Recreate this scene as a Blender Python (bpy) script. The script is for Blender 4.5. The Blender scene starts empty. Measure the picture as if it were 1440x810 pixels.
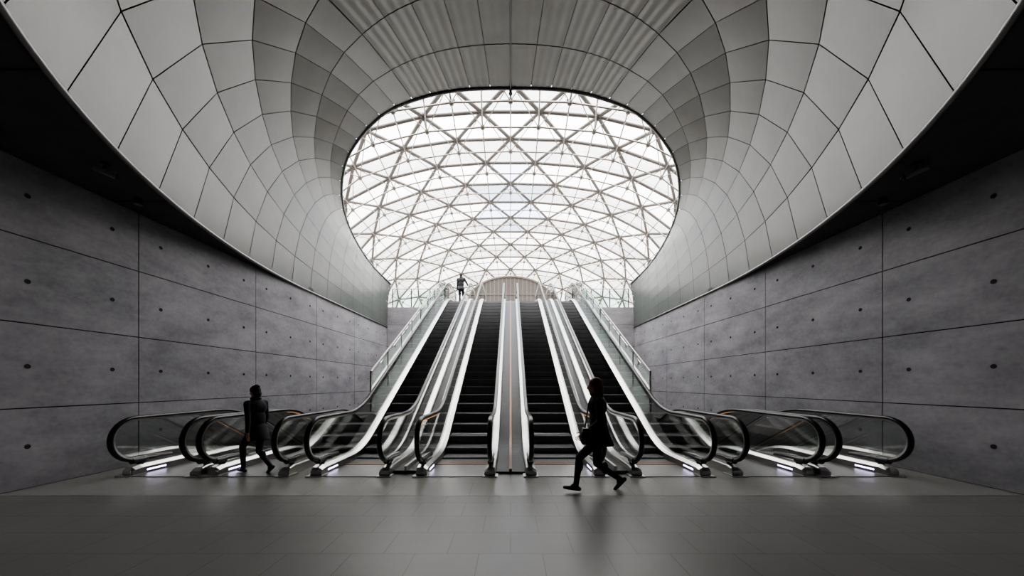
import bpy, math, random
import numpy as np
from mathutils import Vector, Matrix
random.seed(7)
scene = bpy.context.scene
COL = scene.collection

# ------------------------------------------------------------------ materials
def new_mat(name):
    m = bpy.data.materials.new(name); m.use_nodes = True
    nt = m.node_tree
    return m, nt, nt.nodes, nt.links, nt.nodes['Principled BSDF']

def mat(name, col, rough=0.5, metal=0.0, var=0.0, vscale=3.0, bump=0.0, bscale=40.0, emit=None, estr=0.0, rvar=0.0, spec=0.5, stretch=(1,1,1)):
    m, nt, N, L, p = new_mat(name)
    p.inputs['Base Color'].default_value = (*col, 1)
    p.inputs['Roughness'].default_value = rough
    p.inputs['Metallic'].default_value = metal
    p.inputs['Specular IOR Level'].default_value = spec
    tc = N.new('ShaderNodeTexCoord'); mp = N.new('ShaderNodeMapping')
    mp.inputs['Scale'].default_value = stretch
    L.new(tc.outputs['Object'], mp.inputs['Vector'])
    if var > 0:
        n = N.new('ShaderNodeTexNoise'); n.inputs['Scale'].default_value = vscale
        n.inputs['Detail'].default_value = 7; n.inputs['Roughness'].default_value = 0.62
        L.new(mp.outputs[0], n.inputs['Vector'])
        r = N.new('ShaderNodeValToRGB')
        r.color_ramp.elements[0].position = 0.3; r.color_ramp.elements[1].position = 0.72
        r.color_ramp.elements[0].color = (*[c*(1-var) for c in col], 1)
        r.color_ramp.elements[1].color = (*[min(1, c*(1+var)) for c in col], 1)
        L.new(n.outputs['Fac'], r.inputs['Fac']); L.new(r.outputs['Color'], p.inputs['Base Color'])
        if rvar > 0:
            mr = N.new('ShaderNodeMapRange')
            mr.inputs['To Min'].default_value = rough-rvar; mr.inputs['To Max'].default_value = rough+rvar
            L.new(n.outputs['Fac'], mr.inputs['Value']); L.new(mr.outputs[0], p.inputs['Roughness'])
    if bump > 0:
        n2 = N.new('ShaderNodeTexNoise'); n2.inputs['Scale'].default_value = bscale; n2.inputs['Detail'].default_value = 4
        L.new(mp.outputs[0], n2.inputs['Vector'])
        b = N.new('ShaderNodeBump'); b.inputs['Strength'].default_value = bump; b.inputs['Distance'].default_value = 0.02
        L.new(n2.outputs['Fac'], b.inputs['Height']); L.new(b.outputs[0], p.inputs['Normal'])
    if emit:
        p.inputs['Emission Color'].default_value = (*emit, 1); p.inputs['Emission Strength'].default_value = estr
    return m

def glass_mat(name, tint=(0.88, 0.93, 0.92), refl=1.0, rough=0.02):
    m = bpy.data.materials.new(name); m.use_nodes = True
    nt = m.node_tree; N = nt.nodes; L = nt.links
    N.clear()
    o = N.new('ShaderNodeOutputMaterial'); t = N.new('ShaderNodeBsdfTransparent'); g = N.new('ShaderNodeBsdfGlossy')
    mx = N.new('ShaderNodeMixShader'); f = N.new('ShaderNodeFresnel'); f.inputs['IOR'].default_value = 1.45
    mul = N.new('ShaderNodeMath'); mul.operation = 'MULTIPLY'; mul.inputs[1].default_value = refl
    t.inputs['Color'].default_value = (*tint, 1); g.inputs['Roughness'].default_value = rough
    g.inputs['Color'].default_value = (1, 1, 1, 1)
    L.new(f.outputs[0], mul.inputs[0]); L.new(mul.outputs[0], mx.inputs['Fac'])
    L.new(t.outputs[0], mx.inputs[1]); L.new(g.outputs[0], mx.inputs[2]); L.new(mx.outputs[0], o.inputs['Surface'])
    return m

def concrete_mat(name, k=1.0):
    m, nt, N, L, p = new_mat(name)
    tc = N.new('ShaderNodeTexCoord')
    n1 = N.new('ShaderNodeTexNoise'); n1.inputs['Scale'].default_value = 0.9; n1.inputs['Detail'].default_value = 9; n1.inputs['Roughness'].default_value = 0.65
    n2 = N.new('ShaderNodeTexNoise'); n2.inputs['Scale'].default_value = 14; n2.inputs['Detail'].default_value = 6
    mp = N.new('ShaderNodeMapping'); mp.inputs['Scale'].default_value = (1, 1, 2.2)
    L.new(tc.outputs['Object'], mp.inputs['Vector']); L.new(mp.outputs[0], n1.inputs['Vector']); L.new(tc.outputs['Object'], n2.inputs['Vector'])
    a = N.new('ShaderNodeMath'); a.operation = 'MULTIPLY_ADD'; a.inputs[1].default_value = 0.3
    L.new(n2.outputs['Fac'], a.inputs[0]); L.new(n1.outputs['Fac'], a.inputs[2])
    r = N.new('ShaderNodeValToRGB'); r.color_ramp.elements[0].position = 0.42; r.color_ramp.elements[1].position = 0.92
    r.color_ramp.elements[0].color = (0.235*k, 0.228*k, 0.243*k, 1); r.color_ramp.elements[1].color = (0.50*k, 0.482*k, 0.505*k, 1)
    L.new(a.outputs[0], r.inputs['Fac']); L.new(r.outputs['Color'], p.inputs['Base Color'])
    p.inputs['Roughness'].default_value = 0.55; p.inputs['Specular IOR Level'].default_value = 0.35
    b = N.new('ShaderNodeBump'); b.inputs['Strength'].default_value = 0.15; b.inputs['Distance'].default_value = 0.02
    L.new(a.outputs[0], b.inputs['Height']); L.new(b.outputs[0], p.inputs['Normal'])
    return m

def tile_mat(name, c1, c2, cm, w, h, mortar, rough, off=0.5, lo=0.88, hi=1.10, ns=1.2):
    m, nt, N, L, p = new_mat(name)
    tc = N.new('ShaderNodeTexCoord'); br = N.new('ShaderNodeTexBrick')
    br.offset = off; br.inputs['Scale'].default_value = 1.0
    br.inputs['Brick Width'].default_value = w; br.inputs['Row Height'].default_value = h
    br.inputs['Mortar Size'].default_value = mortar; br.inputs['Mortar Smooth'].default_value = 0.1
    br.inputs['Color1'].default_value = (*c1, 1); br.inputs['Color2'].default_value = (*c2, 1); br.inputs['Mortar'].default_value = (*cm, 1)
    L.new(tc.outputs['Object'], br.inputs['Vector'])
    n = N.new('ShaderNodeTexNoise'); n.inputs['Scale'].default_value = ns; n.inputs['Detail'].default_value = 8; n.inputs['Roughness'].default_value = 0.6
    L.new(tc.outputs['Object'], n.inputs['Vector'])
    mr = N.new('ShaderNodeMapRange'); mr.inputs['From Min'].default_value = 0.2; mr.inputs['From Max'].default_value = 0.8
    mr.inputs['To Min'].default_value = lo; mr.inputs['To Max'].default_value = hi
    L.new(n.outputs['Fac'], mr.inputs['Value'])
    mx = N.new('ShaderNodeVectorMath'); mx.operation = 'SCALE'
    L.new(br.outputs['Color'], mx.inputs[0]); L.new(mr.outputs[0], mx.inputs['Scale']); L.new(mx.outputs[0], p.inputs['Base Color'])
    p.inputs['Roughness'].default_value = rough
    return m

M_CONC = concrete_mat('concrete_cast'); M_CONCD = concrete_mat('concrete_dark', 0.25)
M_JOINT = mat('joint_dark', (0.012, 0.012, 0.013), 0.9, var=0.2)
M_HOLE = mat('tie_hole_plug', (0.025, 0.025, 0.028), 0.8, var=0.2)
M_SOFFIT = mat('soffit_dark_plaster', (0.085, 0.085, 0.088), 0.85, var=0.2, vscale=2)
M_PANEL = mat('enamel_panel', (0.112, 0.122, 0.115), 0.27, var=0.10, vscale=0.5, bump=0.02, bscale=1.2, spec=0.8)
M_PANELP = mat('streak_ripple_panel', (0.135, 0.14, 0.132), 0.25, 0.25, var=0.10, vscale=0.8)  # glossier copy of the cladding, for the reflected streaks
M_PANELB = mat('panel_backing', (0.02, 0.02, 0.022), 0.8, var=0.1)
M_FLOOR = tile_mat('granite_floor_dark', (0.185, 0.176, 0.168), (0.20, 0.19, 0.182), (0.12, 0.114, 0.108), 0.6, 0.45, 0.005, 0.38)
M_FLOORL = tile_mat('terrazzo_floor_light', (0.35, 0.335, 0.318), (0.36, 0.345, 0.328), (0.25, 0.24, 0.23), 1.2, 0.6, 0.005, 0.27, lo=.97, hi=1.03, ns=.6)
M_STEEL = mat('stainless_brushed', (0.62, 0.61, 0.59), 0.30, 1.0, var=0.06, vscale=4, rvar=0.05)
M_STEELD = mat('stainless_dark', (0.26, 0.255, 0.25), 0.35, 1.0, var=0.08, vscale=6)
M_TRAY = mat('tray_dark_paint', (0.035, 0.034, 0.033), 0.5, var=0.15, vscale=5)
M_BRONZE = mat('bronze_anodised', (0.17, 0.11, 0.075), 0.4, 0.8, var=0.1, vscale=5)
M_RUBBER = mat('handrail_rubber', (0.010, 0.010, 0.011), 0.28, var=0.2, vscale=8)
M_STEP = mat('step_aluminium', (0.135, 0.135, 0.138), 0.5, 0.1, var=0.2, vscale=20)
M_STEPE = mat('step_nosing', (0.42, 0.42, 0.42), 0.4, 0.4, var=0.2, vscale=20)
M_GLASS = glass_mat('balustrade_glass', (0.83, 0.85, 0.84), 0.55)
M_GLASSR = glass_mat('railing_glass', (0.84, 0.92, 0.91), 0.7)
M_GLASSD = glass_mat('dome_glass', (0.97, 0.98, 0.985), 0.5)
M_GLASSB = glass_mat('dome_glass_building_tint', (0.66, 0.76, 0.92), 0.5)  # blue tint stands in for a faint building beyond the dome
M_STRUT = mat('painted_steel_strut', (0.20, 0.185, 0.17), 0.45, 0.3, var=0.1, vscale=3)
M_CABLE = mat('tie_rod', (0.34, 0.31, 0.28), 0.35, 0.7, var=0.1)
M_WARM = mat('warm_light_strip', (1, 0.6, 0.3), 0.5, emit=(1.0, 0.45, 0.18), estr=0.9, var=0.01)
M_LED = mat('led_strip', (0.8, 0.75, 1), 0.5, emit=(0.72, 0.66, 1.0), estr=8.0, var=0.01)
M_SIGN = mat('sign_white', (0.75, 0.76, 0.78), 0.4, var=0.03)
M_BRICK = tile_mat('brick_facade', (0.10, 0.07, 0.058), (0.12, 0.085, 0.07), (0.16, 0.14, 0.125), 0.5, 0.16, 0.02, 0.7)
M_MULL = mat('pavilion_frame_paint', (0.24, 0.21, 0.19), 0.5, var=0.05)
M_WHITE = mat('grey_paint', (0.30, 0.30, 0.30), 0.5, var=0.05)
M_BLACKP = mat('black_plastic', (0.02, 0.02, 0.02), 0.4, var=0.1)

# ------------------------------------------------------------------ mesh helpers
def mesh_obj(name, verts, faces, mats, parent=None, midx=None, smooth=False):
    me = bpy.data.meshes.new(name)
    me.from_pydata([tuple(v) for v in verts], [], faces)
    for m in (mats if isinstance(mats, (list, tuple)) else [mats]): me.materials.append(m)
    if midx is not None:
        me.polygons.foreach_set('material_index', midx)
    if smooth: me.polygons.foreach_set('use_smooth', [True]*len(me.polygons))
    me.update()
    ob = bpy.data.objects.new(name, me); COL.objects.link(ob)
    if parent: ob.parent = parent
    return ob

def empty(name, loc=(0, 0, 0)):
    e = bpy.data.objects.new(name, None); e.location = loc; e.empty_display_size = 0.2
    COL.objects.link(e); return e

class MB:
    def __init__(s): s.v = []; s.f = []; s.m = []
    def quad(s, a, b, c, d, mi=0):
        n = len(s.v); s.v += [a, b, c, d]; s.f.append((n, n+1, n+2, n+3)); s.m.append(mi)
    def box(s, x0, x1, y0, y1, z0, z1, mi=0):
        n = len(s.v)
        s.v += [(x0,y0,z0),(x1,y0,z0),(x1,y1,z0),(x0,y1,z0),(x0,y0,z1),(x1,y0,z1),(x1,y1,z1),(x0,y1,z1)]
        for f in ((0,3,2,1),(4,5,6,7),(0,1,5,4),(1,2,6,5),(2,3,7,6),(3,0,4,7)):
            s.f.append(tuple(n+i for i in f)); s.m.append(mi)
    def tube(s, a, b, r0, r1=None, seg=8, mi=0, cap=True):
        a = Vector(a); b = Vector(b); r1 = r0 if r1 is None else r1
        d = (b-a)
        if d.length < 1e-6: return
        d.normalize(); u = d.orthogonal().normalized(); w = d.cross(u)
        n = len(s.v)
        for P, r in ((a, r0), (b, r1)):
            for i in range(seg):
                t = 2*math.pi*i/seg
                s.v.append(tuple(P + (u*math.cos(t)+w*math.sin(t))*r))
        for i in range(seg):
            j = (i+1) % seg
            s.f.append((n+i, n+j, n+seg+j, n+seg+i)); s.m.append(mi)
        if cap:
            s.f.append(tuple(n+i for i in reversed(range(seg)))); s.m.append(mi)
            s.f.append(tuple(n+seg+i for i in range(seg))); s.m.append(mi)
    def ball(s, c, r, seg=10, rings=6, mi=0, rot=None):
        if not hasattr(r, '__len__'): r = (r, r, r)
        n = len(s.v); c = Vector(c)
        def put(v):
            v = Vector(v)
            if rot is not None: v = rot @ v
            s.v.append(tuple(c+v))
        put((0, 0, r[2]))
        for k in range(1, rings):
            ph = math.pi*k/rings
            for i in range(seg):
                t = 2*math.pi*i/seg
                put((r[0]*math.sin(ph)*math.cos(t), r[1]*math.sin(ph)*math.sin(t), r[2]*math.cos(ph)))
        put((0, 0, -r[2])); last = len(s.v)-1
        for i in range(seg):
            j = (i+1) % seg
            s.f.append((n, n+1+i, n+1+j)); s.m.append(mi)
            for k in range(rings-2):
                a0 = n+1+k*seg
                s.f.append((a0+i, a0+seg+i, a0+seg+j, a0+j)); s.m.append(mi)
            a0 = n+1+(rings-2)*seg
            s.f.append((a0+i, last, a0+j)); s.m.append(mi)
    def sweep(s, rings, mi=0, closed=True, cap=True):
        n = len(s.v); k = len(rings[0])
        for r in rings: s.v += [tuple(p) for p in r]
        for a in range(len(rings)-1):
            for i in range(k if closed else k-1):
                j = (i+1) % k
                s.f.append((n+a*k+i, n+a*k+j, n+(a+1)*k+j, n+(a+1)*k+i)); s.m.append(mi)
        if cap and closed:
            s.f.append(tuple(n+i for i in reversed(range(k)))); s.m.append(mi)
            s.f.append(tuple(n+(len(rings)-1)*k+i for i in range(k))); s.m.append(mi)
    def obj(s, name, mats, parent=None, smooth=False):
        return mesh_obj(name, s.v, s.f, mats, parent, s.m, smooth)

# ------------------------------------------------------------------ room dimensions
HW = 7.4; YEND = 20.0; ZS = 5.0; YB = -8.0; ZU = 6.2

def side_wall(name, sx):
    b = MB()
    xb = sx*(HW+0.03); xo = sx*(HW+0.35); xi = sx*HW
    b.box(min(xb, xo), max(xb, xo), YB, YEND+0.3, -0.2, ZS+0.02, 1)
    ys = [6.65+3.06*k for k in range(-5, 6)]
    ys = [YB] + [y for y in ys if YB+0.2 < y < YEND-0.3] + [YEND]
    zs = [0.0, 1.23, 2.53, 3.84, ZS]
    g = 0.009
    for i in range(len(ys)-1):
        for j in range(4):
            b.box(min(xi, xb), max(xi, xb), ys[i]+g, ys[i+1]-g, zs[j]+g, zs[j+1]-g, 0)
            y1 = ys[i+1]; y0 = ys[i]
            for h in [0.42, 1.53, 2.62]:
                yy = y1-3.06+h
                zz = zs[j]+0.64
                if yy > y0+0.1:
                    b.tube((xi+sx*0.004, yy, zz), (xi-sx*0.003, yy, zz), 0.036, 0.036, 12, 2)
    return b.obj(name, [M_CONC, M_JOINT, M_HOLE])
side_wall('wall_left', -1); side_wall('wall_right', 1)

b = MB(); b.box(-HW-0.3, HW+0.3, YB-0.3, YB, -0.2, ZS+0.2, 0); b.obj('wall_back', [M_CONCD])
b = MB(); b.box(-HW-0.3, HW+0.3, YEND+0.03, YEND+0.3, -0.2, 5.94, 1)
xs = [-HW, -4.6, -2.3, 0, 2.3, 4.6, HW]; zs = [0, 1.23, 2.53, 3.84, 5.14, ZU]
for i in range(6):
    for j in range(5):
        b.box(xs[i]+.009, xs[i+1]-.009, YEND, YEND+0.03, zs[j]+.009, zs[j+1]-.009, 0)
b.obj('wall_far', [M_CONC, M_JOINT])

PX0, PX1, PY0, PY1 = 3.74, 7.02, 7.05, 17.0
b = MB()
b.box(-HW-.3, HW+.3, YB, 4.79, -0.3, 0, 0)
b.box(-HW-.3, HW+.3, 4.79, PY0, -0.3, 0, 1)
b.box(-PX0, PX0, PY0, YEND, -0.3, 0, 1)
for s in (-1, 1):
    xa, xb_ = sorted((s*PX1, s*(HW+.3))); b.box(xa, xb_, PY0, YEND, -0.3, 0, 1)
    xa, xb_ = sorted((s*PX0, s*PX1)); b.box(xa, xb_, PY1, YEND, -0.3, 0, 1)
b.obj('floor', [M_FLOOR, M_FLOORL])
b = MB()
for s in (-1, 1):
    xa, xb_ = sorted((s*PX0, s*PX1))
    b.box(xa-0.15, xa, PY0-.2, PY1, -7, -0.3, 0); b.box(xb_, xb_+0.15, PY0-.2, PY1, -7, -0.3, 0)
    b.box(xa, xb_, PY1, PY1+.15, -7, -0.3, 0); b.box(xa, xb_, PY0-.2, PY0, -7, -0.3, 0); b.box(xa, xb_, PY0, PY1, -7.2, -7, 0)
b.obj('escalator_pit', [M_CONCD])
b = MB()
b.box(-HW, HW, 4.785, 4.795, 0.0005, 0.002, 0)
b.obj('trim_floor_strip', [M_STEELD])

# ------------------------------------------------------------------ funnel ceiling (clad shell)
EC, EB, EA = 12.4, 12.0, 7.38
def rim_raw(n=400):
    pts = []
    for i in range(n+1):
        t = (math.pi/2)*i/n
        pts.append(Vector((-EA*math.sin(t), EC-EB*math.cos(t), ZS)))
    m = 60
    for i in range(1, m+1): pts.append(Vector((-EA, EC+(YEND-EC)*i/m, ZS)))
    return pts
inner_key = [(0,11.75),(-1.0,11.76),(-1.96,11.81),(-3.0,11.95),(-4.35,12.28),(-5.3,12.72),(-6.1,13.25),(-6.75,13.8),(-7.3,14.5),(-7.72,15.3),(-7.97,16.2),(-8.02,17.1),(-7.93,18.0),(-7.7,18.9),(-7.15,20.0)]
def zin(y): return 7.56+0.538*(20-y)
def catmull(P, n=30):
    out = []
    Q = [Vector((-P[1][0], P[1][1], 0))]+[Vector((p[0], p[1], 0)) for p in P]+[Vector((P[-1][0]*2-P[-2][0], P[-1][1]*2-P[-2][1], 0))]
    for i in range(1, len(Q)-2):
        for k in range(n):
            t = k/n
            out.append(0.5*((2*Q[i])+(-Q[i-1]+Q[i+1])*t+(2*Q[i-1]-5*Q[i]+4*Q[i+1]-Q[i+2])*t*t+(-Q[i-1]+3*Q[i]-3*Q[i+1]+Q[i+2])*t**3))
    out.append(Q[-2])
    return [Vector((p.x, p.y, zin(p.y))) for p in out]
def resample_fn(pts):
    L = [0]
    for a, c in zip(pts[:-1], pts[1:]): L.append(L[-1]+(c-a).length)
    L = np.array(L); A = np.array([tuple(p) for p in pts])
    def f(t):
        s = t*L[-1]
        return Vector((np.interp(s, L, A[:,0]), np.interp(s, L, A[:,1]), np.interp(s, L, A[:,2])))
    return f
RIM = resample_fn(rim_raw()); INN = resample_fn(catmull(inner_key))
def shell_curve(t):
    R = RIM(t); I = INN(t)
    C = Vector((R.x+(I.x-R.x)*0.12, R.y+(I.y-R.y)*0.12, R.z+(I.z-R.z)*0.72))
    pts = [R*(1-s)**2+C*2*s*(1-s)+I*s*s for s in [k/40 for k in range(41)]]
    return resample_fn(pts)
NU, NV = 21, 7
b = MB(); back = MB(); pol = MB()
CEN = Vector((0, 14, 5.5))
def shell_patch(B, tlist, slist, sx, off, mi=0, ripple=0):
    grid = []
    for ti, t in enumerate(tlist):
        fc = shell_curve(t); fc2 = shell_curve(min(1, t+0.004)); fc1 = shell_curve(max(0, t-0.004))
        row = []
        for s in slist:
            P = fc(s)
            o = off + (ripple*(1-math.cos(2*math.pi*3*ti/(len(tlist)-1)))/2 if ripple else 0)
            if o:
                ds = fc(min(1, s+.01))-fc(max(0, s-.01)); dt = fc2(s)-fc1(s)
                n = ds.cross(dt)
                if n.length > 1e-9:
                    n.normalize()
                    if n.dot(P-CEN) < 0: n = -n
                    P = P+n*o
            row.append(Vector((P.x*sx, P.y, P.z)))
        grid.append(row)
    n = len(B.v); k = len(slist)
    for r in grid: B.v += [tuple(p) for p in r]
    for a in range(len(tlist)-1):
        for i in range(k-1):
            B.f.append((n+a*k+i, n+a*k+i+1, n+(a+1)*k+i+1, n+(a+1)*k+i)); B.m.append(mi)
def facet(B, t0, t1, s0, s1, sx, n=5):
    f0, f1 = shell_curve(t0), shell_curve(t1)
    A, D_, Bc, Cc = f0(s0), f0(s1), f1(s0), f1(s1)
    base = len(B.v)
    for i in range(n+1):
        for j in range(n+1):
            u, v = i/n, j/n
            P = A*(1-u)*(1-v)+Bc*u*(1-v)+D_*(1-u)*v+Cc*u*v
            B.v.append((P.x*sx, P.y, P.z))
    k = n+1
    for i in range(n):
        for j in range(n):
            B.f.append((base+i*k+j, base+i*k+j+1, base+(i+1)*k+j+1, base+(i+1)*k+j)); B.m.append(0)
gap_t = 0.0005; gap_s = 0.0014
for sx in (1, -1):
    for i in range(NU):
        for j in range(NV):
            t0, t1 = i/NU+gap_t, (i+1)/NU-gap_t; s0, s1 = j/NV+gap_s, (j+1)/NV-gap_s
            if i < 5 and j >= NV-3:
                shell_patch(pol, [t0+(t1-t0)*k/36 for k in range(37)], [s0+(s1-s0)*k/4 for k in range(5)], sx, 0, 0, 0.006)  # ripples added to the panel shape to bring out bright reflected streaks
            else:
                facet(b, t0, t1, s0, s1, sx)
    shell_patch(back, [k/60 for k in range(61)], [k/24 for k in range(25)], sx, 0.12)
shell = empty('ceiling_vault')
b.obj('cladding_panels', [M_PANEL], shell, True)
pol.obj('cladding_streak_ripples', [M_PANELP], shell, True)
back.obj('cladding_backing', [M_PANELB], shell, True)
def ring_strip(fn, r, name, m, parent):
    B = MB()
    pts = [fn(k/120) for k in range(121)]
    full = [Vector((-p.x, p.y, p.z)) for p in reversed(pts)] + pts[1:]
    rings = []
    for i, p in enumerate(full):
        d = (full[min(i+1, len(full)-1)]-full[max(i-1, 0)]).normalized()
        u = d.cross(Vector((0, 0, 1))).normalized(); w = u.cross(d)
        rings.append([p+(u*math.cos(a)+w*math.sin(a))*r for a in [2*math.pi*q/8 for q in range(8)]])
    B.sweep(rings); return B.obj(name, [m], parent, True)
ring_strip(RIM, 0.04, 'rim_edge', M_STEELD, shell)
ring_strip(INN, 0.06, 'opening_edge', M_STEELD, shell)
B = MB(); fc = shell_curve(0); prev = None
for k in range(10, 41):
    p = fc(k/40)+Vector((0, .03, -.06))
    if prev: B.tube(prev, p, .028, .028, 8, 0)
    prev = p
B.tube(prev, prev+Vector((0, 0, -.12)), .05, .07, 14, 0)
B.obj('service_rail', [M_BLACKP], shell)

pts = rim_raw(80)
b = MB(); b.box(-HW-.3, HW+.3, YB-.3, 0.4, ZS, ZS+.15, 0)
for sx in (1, -1):
    for a, c in zip(pts[:-1], pts[1:]):
        if a.y > EC: break
        w_ = -(HW+.3)*sx
        b.quad((a.x*sx, a.y, ZS), (c.x*sx, c.y, ZS), (w_, c.y, ZS), (w_, a.y, ZS))
        b.quad((a.x*sx, a.y, ZS), (c.x*sx, c.y, ZS), (c.x*sx, c.y, ZS+.15), (a.x*sx, a.y, ZS+.15))
b.obj('ceiling', [M_SOFFIT])
b = MB()
for sx in (-1, 1):
    for y in (1.2, 3.6, 6.2):
        xr = EA*math.sqrt(max(0, 1-((y-EC)/EB)**2))+0.06
        xa, xb_ = sorted((sx*xr, sx*HW)); b.box(xa, xb_, y, y+.02, ZS-.006, ZS, 0)
b.obj('trim_soffit', [M_JOINT])

def soffit_camera(x, y, ang):
    e = empty('security_camera', (x, y, ZS-.002))
    B = MB()
    B.tube((0,0,.0), (0,0,-.03), .06, .06, 16, 0); B.tube((0,0,-.03), (0,0,-.1), .018, .018, 10, 0)
    c, s = math.cos(ang), math.sin(ang)
    d = Vector((c, s, -.25)).normalized(); p = Vector((0,0,-.13))
    B.tube(p-d*.12, p+d*.12, .045, .045, 14, 1); B.tube(p+d*.12, p+d*.14, .05, .05, 14, 0); B.ball(p+d*.14, .03, mi=0)
    B.obj('camera_body', [M_BLACKP, M_WHITE], e)
def soffit_speaker(x, y):
    e = empty('ceiling_speaker', (x, y, ZS-.002)); B = MB()
    B.tube((0,0,0), (0,0,-.12), .05, .07, 16, 0); B.tube((0,0,-.12), (0,0,-.125), .06, .06, 16, 1)
    B.obj('speaker_body', [M_BLACKP, M_STEELD], e)
for s in (-1, 1):
    soffit_camera(s*6.25, 5.15, math.pi/2 + s*0.8); soffit_speaker(s*6.8, 6.1)

# ------------------------------------------------------------------ glass grid-shell dome
DC, DA, DB, DH, DE = 26.0, 13.0, 18.5, 9.0, 2.5
def dome_pt(y, phi):
    k = abs((y-DC)/DB)
    s = max(0, 1-k**DE)**(1/DE)
    c, sn = math.cos(phi), math.sin(phi)
    e = 2/DE
    x = DA*s*math.copysign(abs(sn)**e, sn); z = DH*s*abs(c)**e
    return Vector((x, y, ZU-0.1+z))
def row_nodes(y, n, stagger):
    N_ = 200
    P = [dome_pt(y, -math.pi/2+math.pi*i/N_) for i in range(N_+1)]
    f = resample_fn(P)
    if stagger: return [f((i+0.5)/n) for i in range(n)]
    return [f(i/n) for i in range(n+1)]
ROWS = 16; NA = 12
rows = []
for k in range(ROWS):
    rows.append(row_nodes(8.3+(43.6-8.3)*k/(ROWS-1), NA, k % 2 == 1))
st = MB(); gl = MB()
def side(p): return 1.0 if p.y > 20 else (p.z-zin(p.y)-0.05)
def clip(a, c):
    sa, sc = side(a), side(c)
    if sa >= 0 and sc >= 0: return a, c
    if sa < 0 and sc < 0: return None
    lo, hi = (a, c) if sa < 0 else (c, a)
    for _ in range(14):
        m = (lo+hi)/2
        if side(m) < 0: lo = m
        else: hi = m
    return (hi, c) if sa < 0 else (a, hi)
def bar(a, c, r, seg, mi):
    q = clip(a, c)
    if q: st.tube(q[0], q[1], r, r, seg, mi, False)
def inward(p):
    return -Vector((p.x/DA**2, (p.y-DC)/DB**2, (p.z-ZU)/DH**2)).normalized()
def clip_poly(P):
    out = []
    for i in range(len(P)):
        a, c = P[i], P[(i+1) % len(P)]
        if side(a) >= 0: out.append(a)
        if (side(a) >= 0) != (side(c) >= 0):
            q = clip(a, c); out.append(q[0] if side(a) < 0 else q[1])
    return out
links = []
for k, r in enumerate(rows):
    for a, c in zip(r[:-1], r[1:]): links.append((a, c))
    if k+1 < ROWS:
        q = rows[k+1]
        big, small = (r, q) if len(r) > len(q) else (q, r)
        for i, p in enumerate(small): links += [(big[i], p), (big[i+1], p)]
        tris = [(big[i], big[i+1], small[i]) for i in range(len(small))]+[(small[i], big[i+1], small[i+1]) for i in range(len(small)-1)]
        for t in tris:
            c = (t[0]+t[1]+t[2])/3
            up = clip_poly([v-inward(v)*0.09 for v in t])
            if len(up) < 3: continue
            n = len(gl.v); gl.v += [tuple(v) for v in up]; gl.f.append(tuple(range(n, n+len(up))))
            gl.m.append(1 if (abs(c.x)/3.2+abs(c.y-24.5)/4.2) < 1 else 0)  # diamond of panes that carries the building tint
for a, c in links: bar(a, c, 0.088, 6, 0)
inn_nodes = [[p+inward(p)*0.6 for p in r] for r in rows]
for r, q in zip(rows, inn_nodes):
    for a, c in zip(r, q):
        if side(a) > .4 and side(c) > .3:
            st.tube(a, c, 0.04, 0.04, 6, 1); st.ball(c, 0.12, 8, 5, 1); st.ball(a, 0.17, 8, 5, 0)
for k in range(ROWS):
    r = inn_nodes[k]
    for a, c in zip(r[:-1], r[1:]): bar(a, c, 0.04, 5, 1)
    if k+2 < ROWS:
        for a, c in zip(r, inn_nodes[k+2]): bar(a, c, 0.03, 5, 1)
    if k+1 < ROWS:
        A, Bn = rows[k], inn_nodes[k+1]
        if len(A) > len(Bn):
            for i, p in enumerate(Bn): bar(A[i], p, 0.022, 5, 1); bar(A[i+1], p, 0.022, 5, 1)
        else:
            for i, p in enumerate(A): bar(Bn[i], p, 0.022, 5, 1); bar(Bn[i+1], p, 0.022, 5, 1)
dome = empty('glass_dome')
st.obj('dome_struts', [M_STRUT, M_CABLE], dome, True)
gl.obj('dome_glazing', [M_GLASSD, M_GLASSB], dome)

b = MB(); b.box(-13.2, 13.2, YEND+.03, 45, ZU-.25, ZU, 0); b.obj('floor_upper', [M_FLOORL])
pav = empty('arched_pavilion', (0, 33, ZU))
b = MB()
NSEG = 24; Wp = 4.1; Hs = 3.6; Hc = 6.0
arc = [(-Wp, 0)]+[(-Wp*math.cos(math.pi*i/NSEG), Hs+(Hc-Hs)*math.sin(math.pi*i/NSEG)) for i in range(NSEG+1)]+[(Wp, 0)]
b.sweep([[(x, 0, z) for x, z in arc], [(x, 3, z) for x, z in arc]])
b.obj('pavilion_wall', [M_BRICK], pav)
b = MB()
for i in range(-10, 11):
    x = i*0.4
    h = Hs+(Hc-Hs)*math.sqrt(max(0, 1-(x/Wp)**2))-0.15
    b.box(x-.04, x+.04, -.08, 0, 0.1, h, 0)
for z in (1.4, 2.8, 4.2): b.box(-Wp+.1, Wp-.1, -.1, -.02, z, z+.08, 0)
prev = None
for i in range(NSEG+1):
    p = (-Wp*math.cos(math.pi*i/NSEG), -.06, Hs+(Hc-Hs)*math.sin(math.pi*i/NSEG))
    if prev: b.tube(prev, p, .10, .10, 8, 0)
    prev = p
b.obj('pavilion_mullions', [M_MULL], pav)

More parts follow.
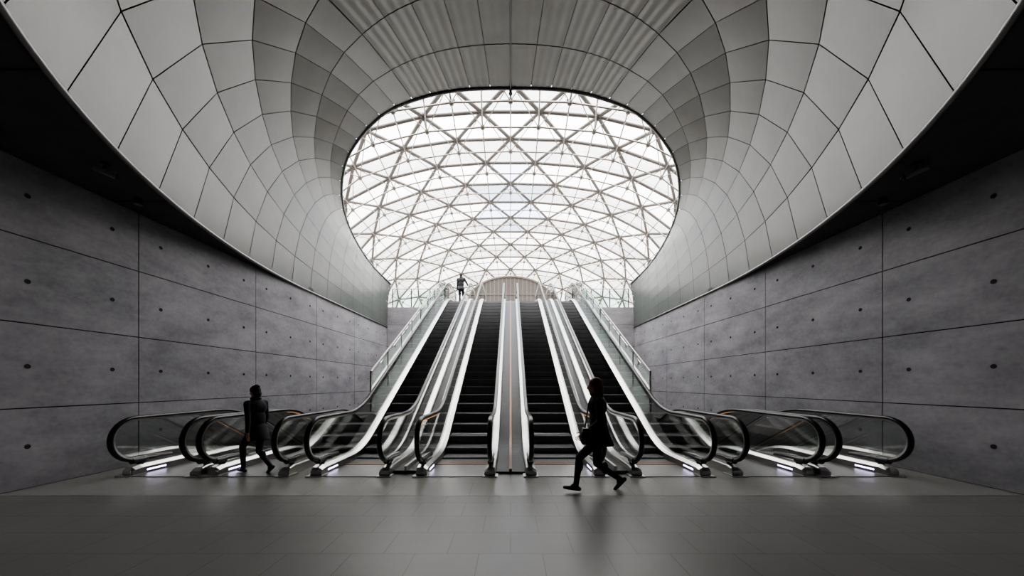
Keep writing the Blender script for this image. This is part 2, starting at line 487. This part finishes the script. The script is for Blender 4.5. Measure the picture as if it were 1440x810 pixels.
# ------------------------------------------------------------------ escalators
TAN = math.tan(math.radians(30))
U0 = 7.5; UT = U0+ZU/TAN
def ramp(y, y0, w=0.55):
    if y < y0-w: return 0.0
    if y > y0+w: return (y-y0)*TAN
    t = y-(y0-w); return TAN*t*t/(4*w)
def up_path(y): return ramp(y, U0)-ramp(y, UT, 0.8)
D0 = 8.15
def dn_path(y): return -ramp(y, D0)
RN = 0.37; YN = 5.92; ZN = 0.63
def rail_line(path, y_end, top_newel):
    pts = [(6.55, ZN-RN-.03), (6.2, ZN-RN)]
    for i in range(0, 17):
        a = -math.pi/2-math.pi*i/16
        pts.append((YN+RN*math.cos(a), ZN+RN*math.sin(a)))
    y = YN+0.15
    ye = y_end
    while y < ye:
        pts.append((y, path(y)+ZN+RN)); y += 0.15 if (y < 9.5 or y > 17) else 0.5
    if top_newel:
        zc = path(ye)+ZN
        for i in range(0, 17):
            a = math.pi/2-math.pi*i/16
            pts.append((ye+RN*math.cos(a), zc+RN*math.sin(a)))
        pts.append((ye-.3, zc-RN))
    else: pts.append((ye, path(ye)+ZN+RN))
    return pts
def sweep_profile(B, pts, prof, x0, mi=0):
    rings = []
    for i, (y, z) in enumerate(pts):
        a = pts[max(i-1, 0)]; c = pts[min(i+1, len(pts)-1)]
        ty, tz = c[0]-a[0], c[1]-a[1]; l = math.hypot(ty, tz) or 1
        ny, nz = -tz/l, ty/l
        rings.append([(x0+px, y+ny*pn, z+nz*pn) for px, pn in prof])
    B.sweep(rings, mi)
RAILP = [(-.04,-.012),(-.04,.012),(-.03,.028),(-.012,.036),(.012,.036),(.03,.028),(.04,.012),(.04,-.012),(.022,-.018),(-.022,-.018)]
GUIDEP = [(-.024,-.05),(-.024,-.016),(.024,-.016),(.024,-.05)]
def balustrade(e, x, inner, path, y_end, top_newel, tag, warm):
    pts = rail_line(path, y_end, top_newel)
    B = MB(); sweep_profile(B, pts, RAILP, x, 0); B.obj('handrail_'+tag, [M_RUBBER], e, True)
    B = MB(); sweep_profile(B, pts, GUIDEP, x, 0)
    B.obj('rail_guide_'+tag, [M_STEEL], e)
    if warm:
        B = MB(); wp = [(inner*.025, -.046), (inner*.025, -.040), (inner*.029, -.040), (inner*.029, -.046)]
        sub = [p for i, p in enumerate(pts) if i >= 8 and warm[0] < p[0] < warm[1]]
        sweep_profile(B, sub, wp, x, 0); B.obj('rail_light_'+tag, [M_WARM], e)
    B = MB(); st_ = []
    for i in range(0, 9):
        a = math.pi-(math.pi/2)*i/8
        dy = (RN-.03)*math.cos(a); h = (RN-.03)*math.sin(a)
        st_.append((YN+dy, ZN-h, ZN+h))
    y = YN+.15
    while y < y_end:
        st_.append((y, path(y)+.12, path(y)+ZN+RN-.03)); y += 0.15 if (y < 9.5 or y > 17) else 0.5
    st_.append((y_end, path(y_end)+.12, path(y_end)+ZN+RN-.03))
    if top_newel:
        zc = path(y_end)+ZN
        for i in range(1, 9):
            a = math.pi/2-(math.pi/2)*i/8
            dy = (RN-.03)*math.cos(a); h = (RN-.03)*math.sin(a)
            st_.append((y_end+dy, zc-h, zc+h))
    rings = [[(x-.005, y, z0), (x+.005, y, z0), (x+.005, y, z1), (x-.005, y, z1)] for y, z0, z1 in st_]
    B.sweep(rings); B.obj('balustrade_glass_'+tag, [M_GLASS], e)
    B = MB(); rings = []
    ys = [5.80, 5.84, 5.95]; y = 6.1
    while y < y_end+.2: ys.append(y); y += 0.15 if (y < 9.5 or y > 17) else 0.5
    i_ = inner
    for k, y in enumerate(ys):
        hh = (0.55 if k == 0 else 0.85 if k == 1 else 1.0)
        p = path(y)
        if path is up_path: zb = max(p-0.45, 0.001) if y < 19.6 else ZU+.001
        else: zb = 0.001 if (p > -0.001 or y < PY0) else p-.45
        rr = [(x-i_*.085, y, zb), (x-i_*.085, y, p+.15*hh), (x-i_*.07, y, p+.17*hh), (x+i_*.04, y, p+.17*hh), (x+i_*.10, y, p+.12*hh), (x+i_*.105, y, p+.10*hh), (x+i_*.105, y, zb)]
        if i_ < 0: rr = rr[::-1]
        rings.append(rr)
    B.sweep(rings); ob = B.obj('deck_skirt_'+tag, [M_STEEL, M_STEELD], e)
    idx = []
    for pl in ob.data.polygons:
        c = pl.center
        idx.append(1 if abs(pl.normal.x) > .9 and (c.x-x)*i_ > .095 else 0)
    ob.data.polygons.foreach_set('material_index', idx)
    B = MB()
    B.tube((x, 6.0, .0), (x, 6.0, .24), .05, .045, 14, 1)
    B.tube((x, 5.86, ZN-RN-.01), (x, 6.05, ZN-RN-.02), .055, .06, 14, 1)
    B.box(x-.13, x+.13, 5.72, 6.0, 0.001, .018, 0)
    B.box(x+i_*.106-.002, x+i_*.106+.002, 6.02, 6.35, .05, .075, 2)
    B.obj('newel_base_'+tag, [M_STEEL, M_BLACKP, M_LED], e)

def escalator(xl, xr, up=True, warm=(None, None)):
    e = empty('escalator')
    path = up_path if up else dn_path
    y_end = 20.35 if up else 15.6
    balustrade(e, xl, 1, path, y_end, up, 'a', warm[0]); balustrade(e, xr, -1, path, y_end, up, 'b', warm[1])
    x0, x1 = xl+.11, xr-.11
    B = MB(); y = 6.75 if up else 7.25
    endy = 19.1 if up else 15.4
    prevz = path(y)-.01
    while y < endy:
        z = path(y+.2)-.005
        pr = [(y+.0, prevz), (y-.012, (prevz+z)/2), (y, z-.018)] if z > prevz else [(y, prevz), (y, z)]
        for (ya, za), (yb, zb) in zip(pr[:-1], pr[1:]):
            B.quad((x0, ya, za), (x1, ya, za), (x1, yb, zb), (x0, yb, zb), 0)
        if z > prevz:
            B.quad((x0, y, z-.018), (x1, y, z-.018), (x1, y, z), (x0, y, z), 1)
            B.quad((x0, y, z), (x1, y, z), (x1, y+.025, z), (x0, y+.025, z), 1)
            y_s = y+.025
        else: y_s = y
        B.quad((x0, y_s, z), (x1, y_s, z), (x1, y+.4, z), (x0, y+.4, z), 0)
        prevz = z; y += 0.4
    yl = y
    B.obj('steps', [M_STEP, M_STEPE], e)
    B = MB(); ys0 = 6.75 if up else 7.25
    B.box(x0, x1, 5.75, ys0-.18, 0.001, .012, 0)
    B.box(x0, x1, ys0-.18, ys0, 0.001, .018, 1)
    k = x0+.01
    while k < x1-.01:
        B.box(k, k+.008, ys0, ys0+.04, 0.001, .014, 1); k += .03
    if up: B.box(x0, x1, yl, 20.6, ZU+.001, ZU+.008, 0)
    B.obj('landing_plate', [M_STEELD, M_BRONZE], e)
    B = MB()
    for xx, s in ((xl, 1), (xr, -1)):
        B.box(xx-.06, xx+.06, 5.79, 5.798, .03, .09, 0)
    B.obj('skirt_signs', [M_SIGN], e)
    B = MB()
    if up:
        rings = []
        for y in [7.2+.4*i for i in range(32)]:
            p = path(y)
            if p-.5 < 0.02: top = max(p-.06, .004); bot = .002
            else: top = p-.3; bot = p-1.0 if p > 1.02 else .002
            rings.append([(xl-.08, y, bot), (xr+.08, y, bot), (xr+.08, y, max(top, bot+.001)), (xl-.08, y, max(top, bot+.001))])
        B.sweep(rings); B.obj('truss_cladding', [M_STEELD], e)
    return e

escalator(-3.39, -2.18, True, (None, None))
escalator(-1.56, -0.35, True, ((5.5, 7.2), None))
escalator(0.35, 1.56, True, (None, (5.5, 7.2)))
escalator(2.18, 3.39, True, (None, None))
escalator(-6.65, -5.46, False, (None, None))
escalator(-5.18, -3.93, False, ((7.6, 10), None))
escalator(3.93, 5.18, False, (None, (7.6, 10)))
escalator(5.46, 6.65, False, (None, None))
def infill(x0, x1, path, y_end, dz, m, name='escalator_infill_deck'):
    B = MB(); ys = [5.95]; y = 6.1
    while y < y_end: ys.append(y); y += .15 if (y < 9.5 or y > 17) else .5
    rings = []
    for y in ys:
        p = path(y); zb = max(p-.3, .001) if path is up_path else (0.001 if (p > -0.001 or y < PY0) else p-.3)
        rings.append([(x0, y, zb), (x1, y, zb), (x1, y, p+dz), (x0, y, p+dz)])
    B.sweep(rings); B.obj(name, [m])
for s in (-1, 1):
    xa, xb_ = sorted((s*1.648, s*2.092)); infill(xa, xb_, up_path, 19.95, .06, M_TRAY)
    xa, xb_ = sorted((s*1.845, s*1.895)); infill(xa, xb_, up_path, 19.95, .14, M_STEEL)
infill(-.262, .262, up_path, 19.95, .04, M_TRAY)
infill(-.025, .025, up_path, 19.95, .09, M_BRONZE)
for s in (-1, 1):
    xa, xb_ = sorted((s*5.268, s*5.372)); infill(xa, xb_, dn_path, 15, .10, M_STEELD)

def railing_run(e, pts_fn, x, y0, y1, posts, tag):
    B = MB(); G = MB()
    n = 24; P = [(y0+(y1-y0)*i/n) for i in range(n+1)]
    for a, c in zip(P[:-1], P[1:]): B.tube((x, a, pts_fn(a)+1.12), (x, c, pts_fn(c)+1.12), .028, .028, 8, 0, True)
    for i in range(posts+1):
        y = y0+(y1-y0)*i/posts
        B.box(x-.015, x+.015, y-.03, y+.03, max(pts_fn(y)-.1, .002), pts_fn(y)+1.12, 0)
    rings = [[(x-.006, y, pts_fn(y)+.05), (x+.006, y, pts_fn(y)+.05), (x+.006, y, pts_fn(y)+1.02), (x-.006, y, pts_fn(y)+1.02)] for y in P]
    G.sweep(rings)
    B.obj('rail_posts_'+tag, [M_STEELD], e); G.obj('glass_'+tag, [M_GLASSR], e)
for s in (-1, 1):
    e = empty('glass_guardrail')
    railing_run(e, up_path, s*3.72, 8.9, 20.0, 9, 'incline')
    B = MB(); G = MB()
    xa, xb_ = s*3.72, s*7.1
    B.tube((xa, 20.12, ZU+1.12), (xb_, 20.12, ZU+1.12), .028, .028, 8)
    for i in range(4):
        x = xa+(xb_-xa)*i/3; B.box(x-.03, x+.03, 20.105, 20.135, ZU, ZU+1.12)
    G.box(min(xa, xb_), max(xa, xb_), 20.114, 20.126, ZU+.05, ZU+1.02)
    B.obj('rail_posts_level', [M_STEELD], e); G.obj('glass_level', [M_GLASSR], e)
    B = MB(); ys = [7.6+.4*i for i in range(32)]
    x0, x1 = sorted((s*3.50, s*3.735))
    B.sweep([[(x0, y, .001), (x1, y, .001), (x1, y, up_path(y)+.06), (x0, y, up_path(y)+.06)] for y in ys if y <= 19.99])
    B.obj('wall_escalator_side', [M_STEELD])

# ------------------------------------------------------------------ people
M_SKIN = mat('skin', (0.50, 0.30, 0.22), 0.5, var=0.06, vscale=10)
M_COATB = mat('coat_black_wool', (0.022, 0.022, 0.026), 0.85, var=0.3, vscale=15, bump=0.2, bscale=60)
M_COATG = mat('coat_charcoal', (0.028, 0.028, 0.034), 0.8, var=0.3, vscale=15, bump=0.2, bscale=60)
M_PANTS = mat('trousers_dark', (0.030, 0.030, 0.036), 0.8, var=0.2, vscale=12)
M_SHOE = mat('shoe_leather', (0.014, 0.013, 0.012), 0.35, var=0.2, vscale=12)
M_HAIRB = mat('hair_dark', (0.02, 0.014, 0.01), 0.6, var=0.4, vscale=30, stretch=(1,1,.2))
M_HAIRR = mat('hair_auburn', (0.18, 0.065, 0.035), 0.55, var=0.4, vscale=30, stretch=(1,1,.2))
M_EYE = mat('eye_white', (0.7, 0.7, 0.68), 0.3, var=0.02)
M_LIP = mat('lips', (0.4, 0.15, 0.13), 0.5, var=0.05)

def ik(a, c, l1, l2, bend):
    a = Vector(a); c = Vector(c); d = c-a; L = min(d.length, (l1+l2)*.999); d.normalize()
    x = (l1*l1-l2*l2+L*L)/(2*L); h = math.sqrt(max(0, l1*l1-x*x))
    bd = Vector(bend); bd = (bd-d*bd.dot(d)).normalized()
    return a+d*x+bd*h, a+d*L

def remeshed(name, B, voxel, parent, mats, smooth_it=4):
    ob = B.obj(name, mats, parent)
    md = ob.modifiers.new('r', 'REMESH'); md.mode = 'VOXEL'; md.voxel_size = voxel
    sm = ob.modifiers.new('s', 'SMOOTH'); sm.iterations = smooth_it; sm.factor = 0.5
    dg = bpy.context.evaluated_depsgraph_get(); dg.update()
    me = bpy.data.meshes.new_from_object(ob.evaluated_get(dg))
    ob.modifiers.clear(); ob.data = me
    me.materials.clear()
    for m in mats: me.materials.append(m)
    me.polygons.foreach_set('use_smooth', [True]*len(me.polygons))
    return ob

def tag_materials(ob, segs):
    me = ob.data; n = len(me.polygons)
    C = np.zeros(n*3); me.polygons.foreach_get('center', C); C = C.reshape(-1, 3)
    best = np.full(n, 1e9); idx = np.zeros(n, int)
    for a, c, r0, r1, t in segs:
        a = np.array(a); c = np.array(c); d = c-a; L2 = max(d@d, 1e-9)
        u = np.clip(((C-a)@d)/L2, 0, 1)
        dist = np.linalg.norm(C-(a+u[:, None]*d), axis=1)-(r0+(r1-r0)*u)
        m = dist < best; best[m] = dist[m]; idx[m] = t
    me.polygons.foreach_set('material_index', idx.astype(int).tolist())

def hand(parent, name, wrist, direction, palm_n, side, k, curl=0.5):
    w = Vector(wrist); d = Vector(direction).normalized(); n = Vector(palm_n); n = (n-d*n.dot(d)).normalized()
    s = d.cross(n)*side
    B = MB()
    R = Matrix((s, n, d)).transposed()
    B.ball(w+d*.045*k, (.040*k, .016*k, .052*k), 14, 10, rot=R)
    B.tube(w-d*.03*k, w+d*.02*k, .025*k, .028*k, 12)
    lens = [.072, .080, .074, .058]
    for i in range(4):
        off = (1.5-i)*.0195*k
        p = w+d*(.088-.004*abs(i-1))*k+s*off
        dirv = (d+s*(1.5-i)*.05).normalized()
        L = lens[i]*k; a = 0.0
        for j, (fr, r) in enumerate(((.45, .0085), (.32, .0078), (.23, .007))):
            a += curl*(.45 if j == 0 else .6)
            q = p+(dirv*math.cos(a)+n*math.sin(a))*L*fr
            B.tube(p, q, r*k, r*k*.93, 8); B.ball(q, r*k*.95, 8, 6); B.ball(p, r*k, 8, 6)
            p = q
    p = w+d*.025*k+s*.030*k
    for j, (L, r) in enumerate(((.035, .0115), (.03, .0095), (.024, .0085))):
        q = p+(d*(.65+.1*j)+s*(.75-.3*j)+n*(.25+.2*j*curl)).normalized()*L*k
        B.tube(p, q, r*k, r*k*.92, 8); B.ball(q, r*k*.92, 8, 6); B.ball(p, r*k, 8, 6)
        p = q
    return remeshed(name, B, 0.0035, parent, [M_SKIN], 2)

def person(name, loc, heading, H, feet, hands_t, hair, coat_mat, hem=0.42, lean=0.0, look=(0, 1, 0), bag=None, hairstyle='short', pelvis_drop=0.02, female=False, flare=.06):
    k = H/1.75
    e = empty(name, loc); e.rotation_euler = (0, 0, heading)
    hip = Vector((0, 0, .93*k-pelvis_drop)); sl = lean
    chest = hip+Vector((0, .42*k*math.sin(sl), .42*k*math.cos(sl)))
    sh = hip+Vector((0, .52*k*math.sin(sl), .52*k*math.cos(sl)))
    neck = hip+Vector((0, .60*k*math.sin(sl), .60*k*math.cos(sl)))
    head = neck+Vector((0, .03*k, .125*k))
    B = MB(); segs = []
    def cap(a, c, r0, r1, t):
        B.tube(a, c, r0, r1, 14); B.ball(a, r0, 14, 10); B.ball(c, r1, 14, 10)
        segs.append((tuple(a), tuple(c), r0, r1, t))
    R = Matrix.Rotation(-sl, 3, 'X')
    sw = .185*k if not female else .165*k
    B.ball(hip+Vector((0, 0, .02*k)), (.165*k, .130*k, .16*k), 16, 12, rot=R)
    B.ball(hip.lerp(chest, .5), (.160*k, .130*k, .24*k), 16, 12, rot=R)
    B.ball(chest, (.190*k, .140*k, .17*k), 16, 12, rot=R)
    for a, c, r in ((hip, chest, .14*k),): segs.append((tuple(a), tuple(c), r, r+.03*k, 0))
    cap(sh+Vector((-sw, 0, -.02*k)), sh+Vector((sw, 0, -.02*k)), .066*k, .066*k, 0)
    cap(sh+Vector((0, 0, .0)), neck-Vector((0, 0, .02*k)), .075*k, .066*k, 0)
    cap(neck-Vector((0, 0, .03*k)), neck+Vector((0, .012*k, .07*k)), .052*k, .05*k, 3)
    rings = []
    zt = hip.z+.06*k; zb = hem*H
    for i in range(9):
        t = i/8; z = zt+(zb-zt)*t
        rx = (.170+.025*t)*k; ry = (.135+flare*t)*k
        rings.append([(rx*math.cos(a)*(1+.03*math.sin(5*a)*t), ry*math.sin(a)*(1+.04*math.sin(4*a+1)*t)-.03*t, z) for a in [2*math.pi*q/28 for q in range(28)]])
    B.sweep(rings)
    segs.append(((0, 0, zt), (0, 0, zb+.10*k), .16*k, .17*k, 0))
    for sx, F in ((-1, feet[0]), (1, feet[1])):
        hj = hip+Vector((sx*.09*k, 0, -.04*k)); an = Vector((sx*F[0]*k, F[1]*k, F[2]*k))
        kn, an = ik(hj, an, .43*k, .42*k, (0, 1, 0.05))
        cap(hj, kn, .088*k, .060*k, 1); cap(kn, an, .058*k, .042*k, 1)
        calf = kn.lerp(an, .3)+Vector((0, -.018*k, 0)); B.ball(calf, (.05*k, .055*k, .10*k), 12, 8)
        pt = F[3]; c, s_ = math.cos(pt), math.sin(pt)
        def fo(y, z): return an+Vector((0, y*c-z*s_, y*s_+z*c))*k
        hl, ball_, toe = fo(-.055, -.052), fo(.10, -.062), fo(.165, -.066)
        cap(hl, ball_, .034*k, .034*k, 2); cap(ball_, toe, .033*k, .026*k, 2); cap(an, fo(.04, -.03), .042*k, .04*k, 2)
    wr = []
    for sx, T in ((-1, hands_t[0]), (1, hands_t[1])):
        sj = sh+Vector((sx*sw, 0, -.025*k)); t = Vector(T)*k
        el, w = ik(sj, t, .30*k, .26*k, (sx*.15, -1, -.1))
        cap(sj, el, .064*k, .050*k, 0); cap(el, w, .050*k, .036*k, 0)
        wr.append((el, w, sx))
    body = remeshed('body', B, 0.010, e, [coat_mat, M_PANTS, M_SHOE, M_SKIN], 3)
    tag_materials(body, segs)
    for i, (el, w, sx) in enumerate(wr):
        d = (w-el).normalized()
        hand(e, 'hand_'+('l' if sx < 0 else 'r'), w+d*.01, d, (-sx, 0, 0), sx, k*1.0, .45)
    look = Vector(look).normalized(); rt = look.cross(Vector((0, 0, 1))).normalized(); up = rt.cross(look)
    RH = Matrix((rt, look, up)).transposed()
    def hp(x, y, z): return head+RH@Vector((x, y, z))*k
    Hd = MB()
    Hd.ball(hp(0, -.008, .02), (.074*k, .094*k, .098*k), 20, 14, rot=RH)
    Hd.ball(hp(0, .022, -.04), (.056*k, .066*k, .072*k), 18, 12, rot=RH)
    Hd.ball(hp(0, .060, -.088), (.026*k, .024*k, .022*k), 12, 8, rot=RH)
    Hd.tube(hp(0, .080, .015), hp(0, .108, -.022), .009*k, .014*k, 10); Hd.ball(hp(0, .104, -.024), .0145*k, 10, 8)
    Hd.ball(hp(-.012, .096, -.028), .009*k, 8, 6); Hd.ball(hp(.012, .096, -.028), .009*k, 8, 6)
    Hd.tube(hp(-.036, .078, .024), hp(.036, .078, .024), .011*k, .011*k, 10)
    for sx in (-1, 1):
        Hd.ball(hp(sx*.076, -.005, -.008), (.010*k, .020*k, .032*k), 10, 8, rot=RH)
        Hd.ball(hp(sx*.040, .062, -.020), (.022*k, .022*k, .02*k), 10, 8, rot=RH)
    Hd.tube(hp(0, -.01, -.04), neck-Vector((0, 0, .03*k)), .050*k, .050*k, 16)
    remeshed('head', Hd, 0.005, e, [M_SKIN], 2)
    Fc = MB()
    for sx in (-1, 1):
        Fc.ball(hp(sx*.031, .079, .002), .0115*k, 10, 8, 0); Fc.ball(hp(sx*.031, .0875, .002), .0052*k, 8, 6, 1)
        Fc.tube(hp(sx*.015, .092, .026), hp(sx*.046, .083, .028), .0035*k, .0028*k, 6, 1)
    Fc.ball(hp(0, .088, -.056), (.024*k, .008*k, .0045*k), 12, 6, 2, rot=RH); Fc.ball(hp(0, .087, -.063), (.019*k, .008*k, .005*k), 12, 6, 2, rot=RH)
    Fc.obj('face', [M_EYE, M_HAIRB, M_LIP], e, True)
    Hr = MB()
    if hairstyle == 'short':
        Hr.ball(hp(0, -.020, .034), (.081*k, .094*k, .096*k), 20, 14, rot=RH)
        Hr.ball(hp(0, -.058, -.015), (.066*k, .05*k, .07*k), 16, 10, rot=RH)
    elif hairstyle == 'long':
        Hr.ball(hp(0, -.022, .034), (.092*k, .102*k, .104*k), 20, 14, rot=RH)
        Hr.ball(hp(0, -.055, -.05), (.095*k, .075*k, .12*k), 18, 12, rot=RH)
        for sx in (-1, 1):
            Hr.tube(hp(sx*.070, .005, .02), hp(sx*.080, -.0, -.15), .036*k, .028*k, 10); Hr.ball(hp(sx*.080, -.0, -.15), .028*k, 10, 8)
        Hr.ball(hp(0, -.07, -.14), (.09*k, .055*k, .07*k), 14, 8, rot=RH)
    elif hairstyle == 'bun':
        Hr.ball(hp(0, -.020, .036), (.090*k, .100*k, .100*k), 20, 14, rot=RH)
        Hr.ball(hp(0, -.07, .10), (.055*k, .055*k, .045*k), 14, 10, rot=RH)
        Hr.ball(hp(0, -.058, -.03), (.08*k, .06*k, .09*k), 16, 10, rot=RH)
    remeshed('hair', Hr, 0.006, e, [hair], 2)
    Sc = MB(); cc = neck+Vector((0, .005, .005)*1)
    prev = None
    for i in range(25):
        a = 2*math.pi*i/24
        p = cc+Vector((.068*k*math.cos(a), .068*k*math.sin(a), .012*k*math.sin(2*a)))
        if prev: Sc.tube(prev, p, .026*k, .026*k, 10)
        prev = p
    Sc.obj('collar', [coat_mat], e, True)
    if bag == 'shoulder':
        Bg = MB(); c = Vector((-.25*k, .19*k, .88*k))
        prof = [(-.12, -.12), (.12, -.12), (.145, -.06), (.11, .11), (-.11, .11), (-.145, -.06)]
        Bg.sweep([[c+Vector((dx, y*k, z*k)) for y, z in prof] for dx in (-.055, -.02, .02, .055)])
        pv = None
        for i in range(13):
            t = i/12
            p = Vector((-.22*k+.05*math.sin(math.pi*t)*k, (.02+.24*t)*k, (.97+.48*math.sin(math.pi*t))*k))
            if pv: Bg.tube(pv, p, .01, .01, 6)
            pv = p
        Bg.obj('shoulder_bag', [M_SHOE], e)
    return e

person('walking_woman', (1.32, 5.0, 0), math.pi/2, 1.72,
       feet=[(.07, .36, .115, .18), (.07, -.34, .165, -.75)],
       hands_t=[(-.27, .26, .92), (.27, -.20, .86)], hair=M_HAIRR, coat_mat=M_COATB, hem=.40, lean=.06, look=(.1, 1, -.08),
       bag='shoulder', hairstyle='long', female=True, pelvis_drop=.06)
person('walking_commuter', (-4.55, 6.0, 0), math.radians(72), 1.58,
       feet=[(.07, .28, .105, .10), (.07, -.27, .15, -.6)],
       hands_t=[(-.27, -.14, .85), (.27, .22, .88)], hair=M_HAIRB, coat_mat=M_COATG, hem=.38, lean=.05, look=(0, 1, -.15),
       hairstyle='bun', female=True, pelvis_drop=.04)
person('standing_man', (-2.86, 19.3, ZU+.009), 0.0, 1.80,
       feet=[(.10, 0, .10, 0), (.10, .10, .10, 0)],
       hands_t=[(-.22, .06, .82), (.40, .26, 1.02)], hair=M_HAIRB, coat_mat=M_COATB, hem=.47, lean=.04, hairstyle='short', pelvis_drop=.02)
person('standing_passenger', (2.85, 21.8, ZU+.001), 0.3, 1.66,
       feet=[(.10, 0, .10, 0), (.10, .08, .10, 0)],
       hands_t=[(-.25, .08, .86), (.25, .1, .86)], hair=M_HAIRB, coat_mat=M_COATG, hem=.47, lean=.02, hairstyle='short', pelvis_drop=.02)

# ------------------------------------------------------------------ light: overcast sky, brighter at the zenith
w = bpy.data.worlds.new('overcast_sky'); scene.world = w; w.use_nodes = True
N = w.node_tree.nodes; L = w.node_tree.links
bg = N['Background']; tc = N.new('ShaderNodeTexCoord'); sp = N.new('ShaderNodeSeparateXYZ')
mr = N.new('ShaderNodeMapRange'); mr.inputs['From Min'].default_value = 0.0; mr.inputs['From Max'].default_value = 1.0
mr.inputs['To Min'].default_value = 1.5; mr.inputs['To Max'].default_value = 12.0
L.new(tc.outputs['Generated'], sp.inputs[0]); L.new(sp.outputs['Z'], mr.inputs['Value']); L.new(mr.outputs[0], bg.inputs['Strength'])
bg.inputs['Color'].default_value = (1.0, 0.975, 0.96, 1)

# ------------------------------------------------------------------ camera
cam = bpy.data.cameras.new('camera'); co = bpy.data.objects.new('camera', cam); COL.objects.link(co)
co.location = (0, 0, 1.6); co.rotation_euler = (math.pi/2, 0, 0)
cam.sensor_fit = 'HORIZONTAL'; cam.sensor_width = 36; cam.lens = 470/1440*36
cam.shift_x = 2/1440; cam.shift_y = 135/1440
cam.clip_start = 0.05; cam.clip_end = 300
scene.camera = co
scene.view_settings.view_transform = 'AgX'
try: scene.view_settings.look = 'AgX - Medium High Contrast'
except Exception: pass
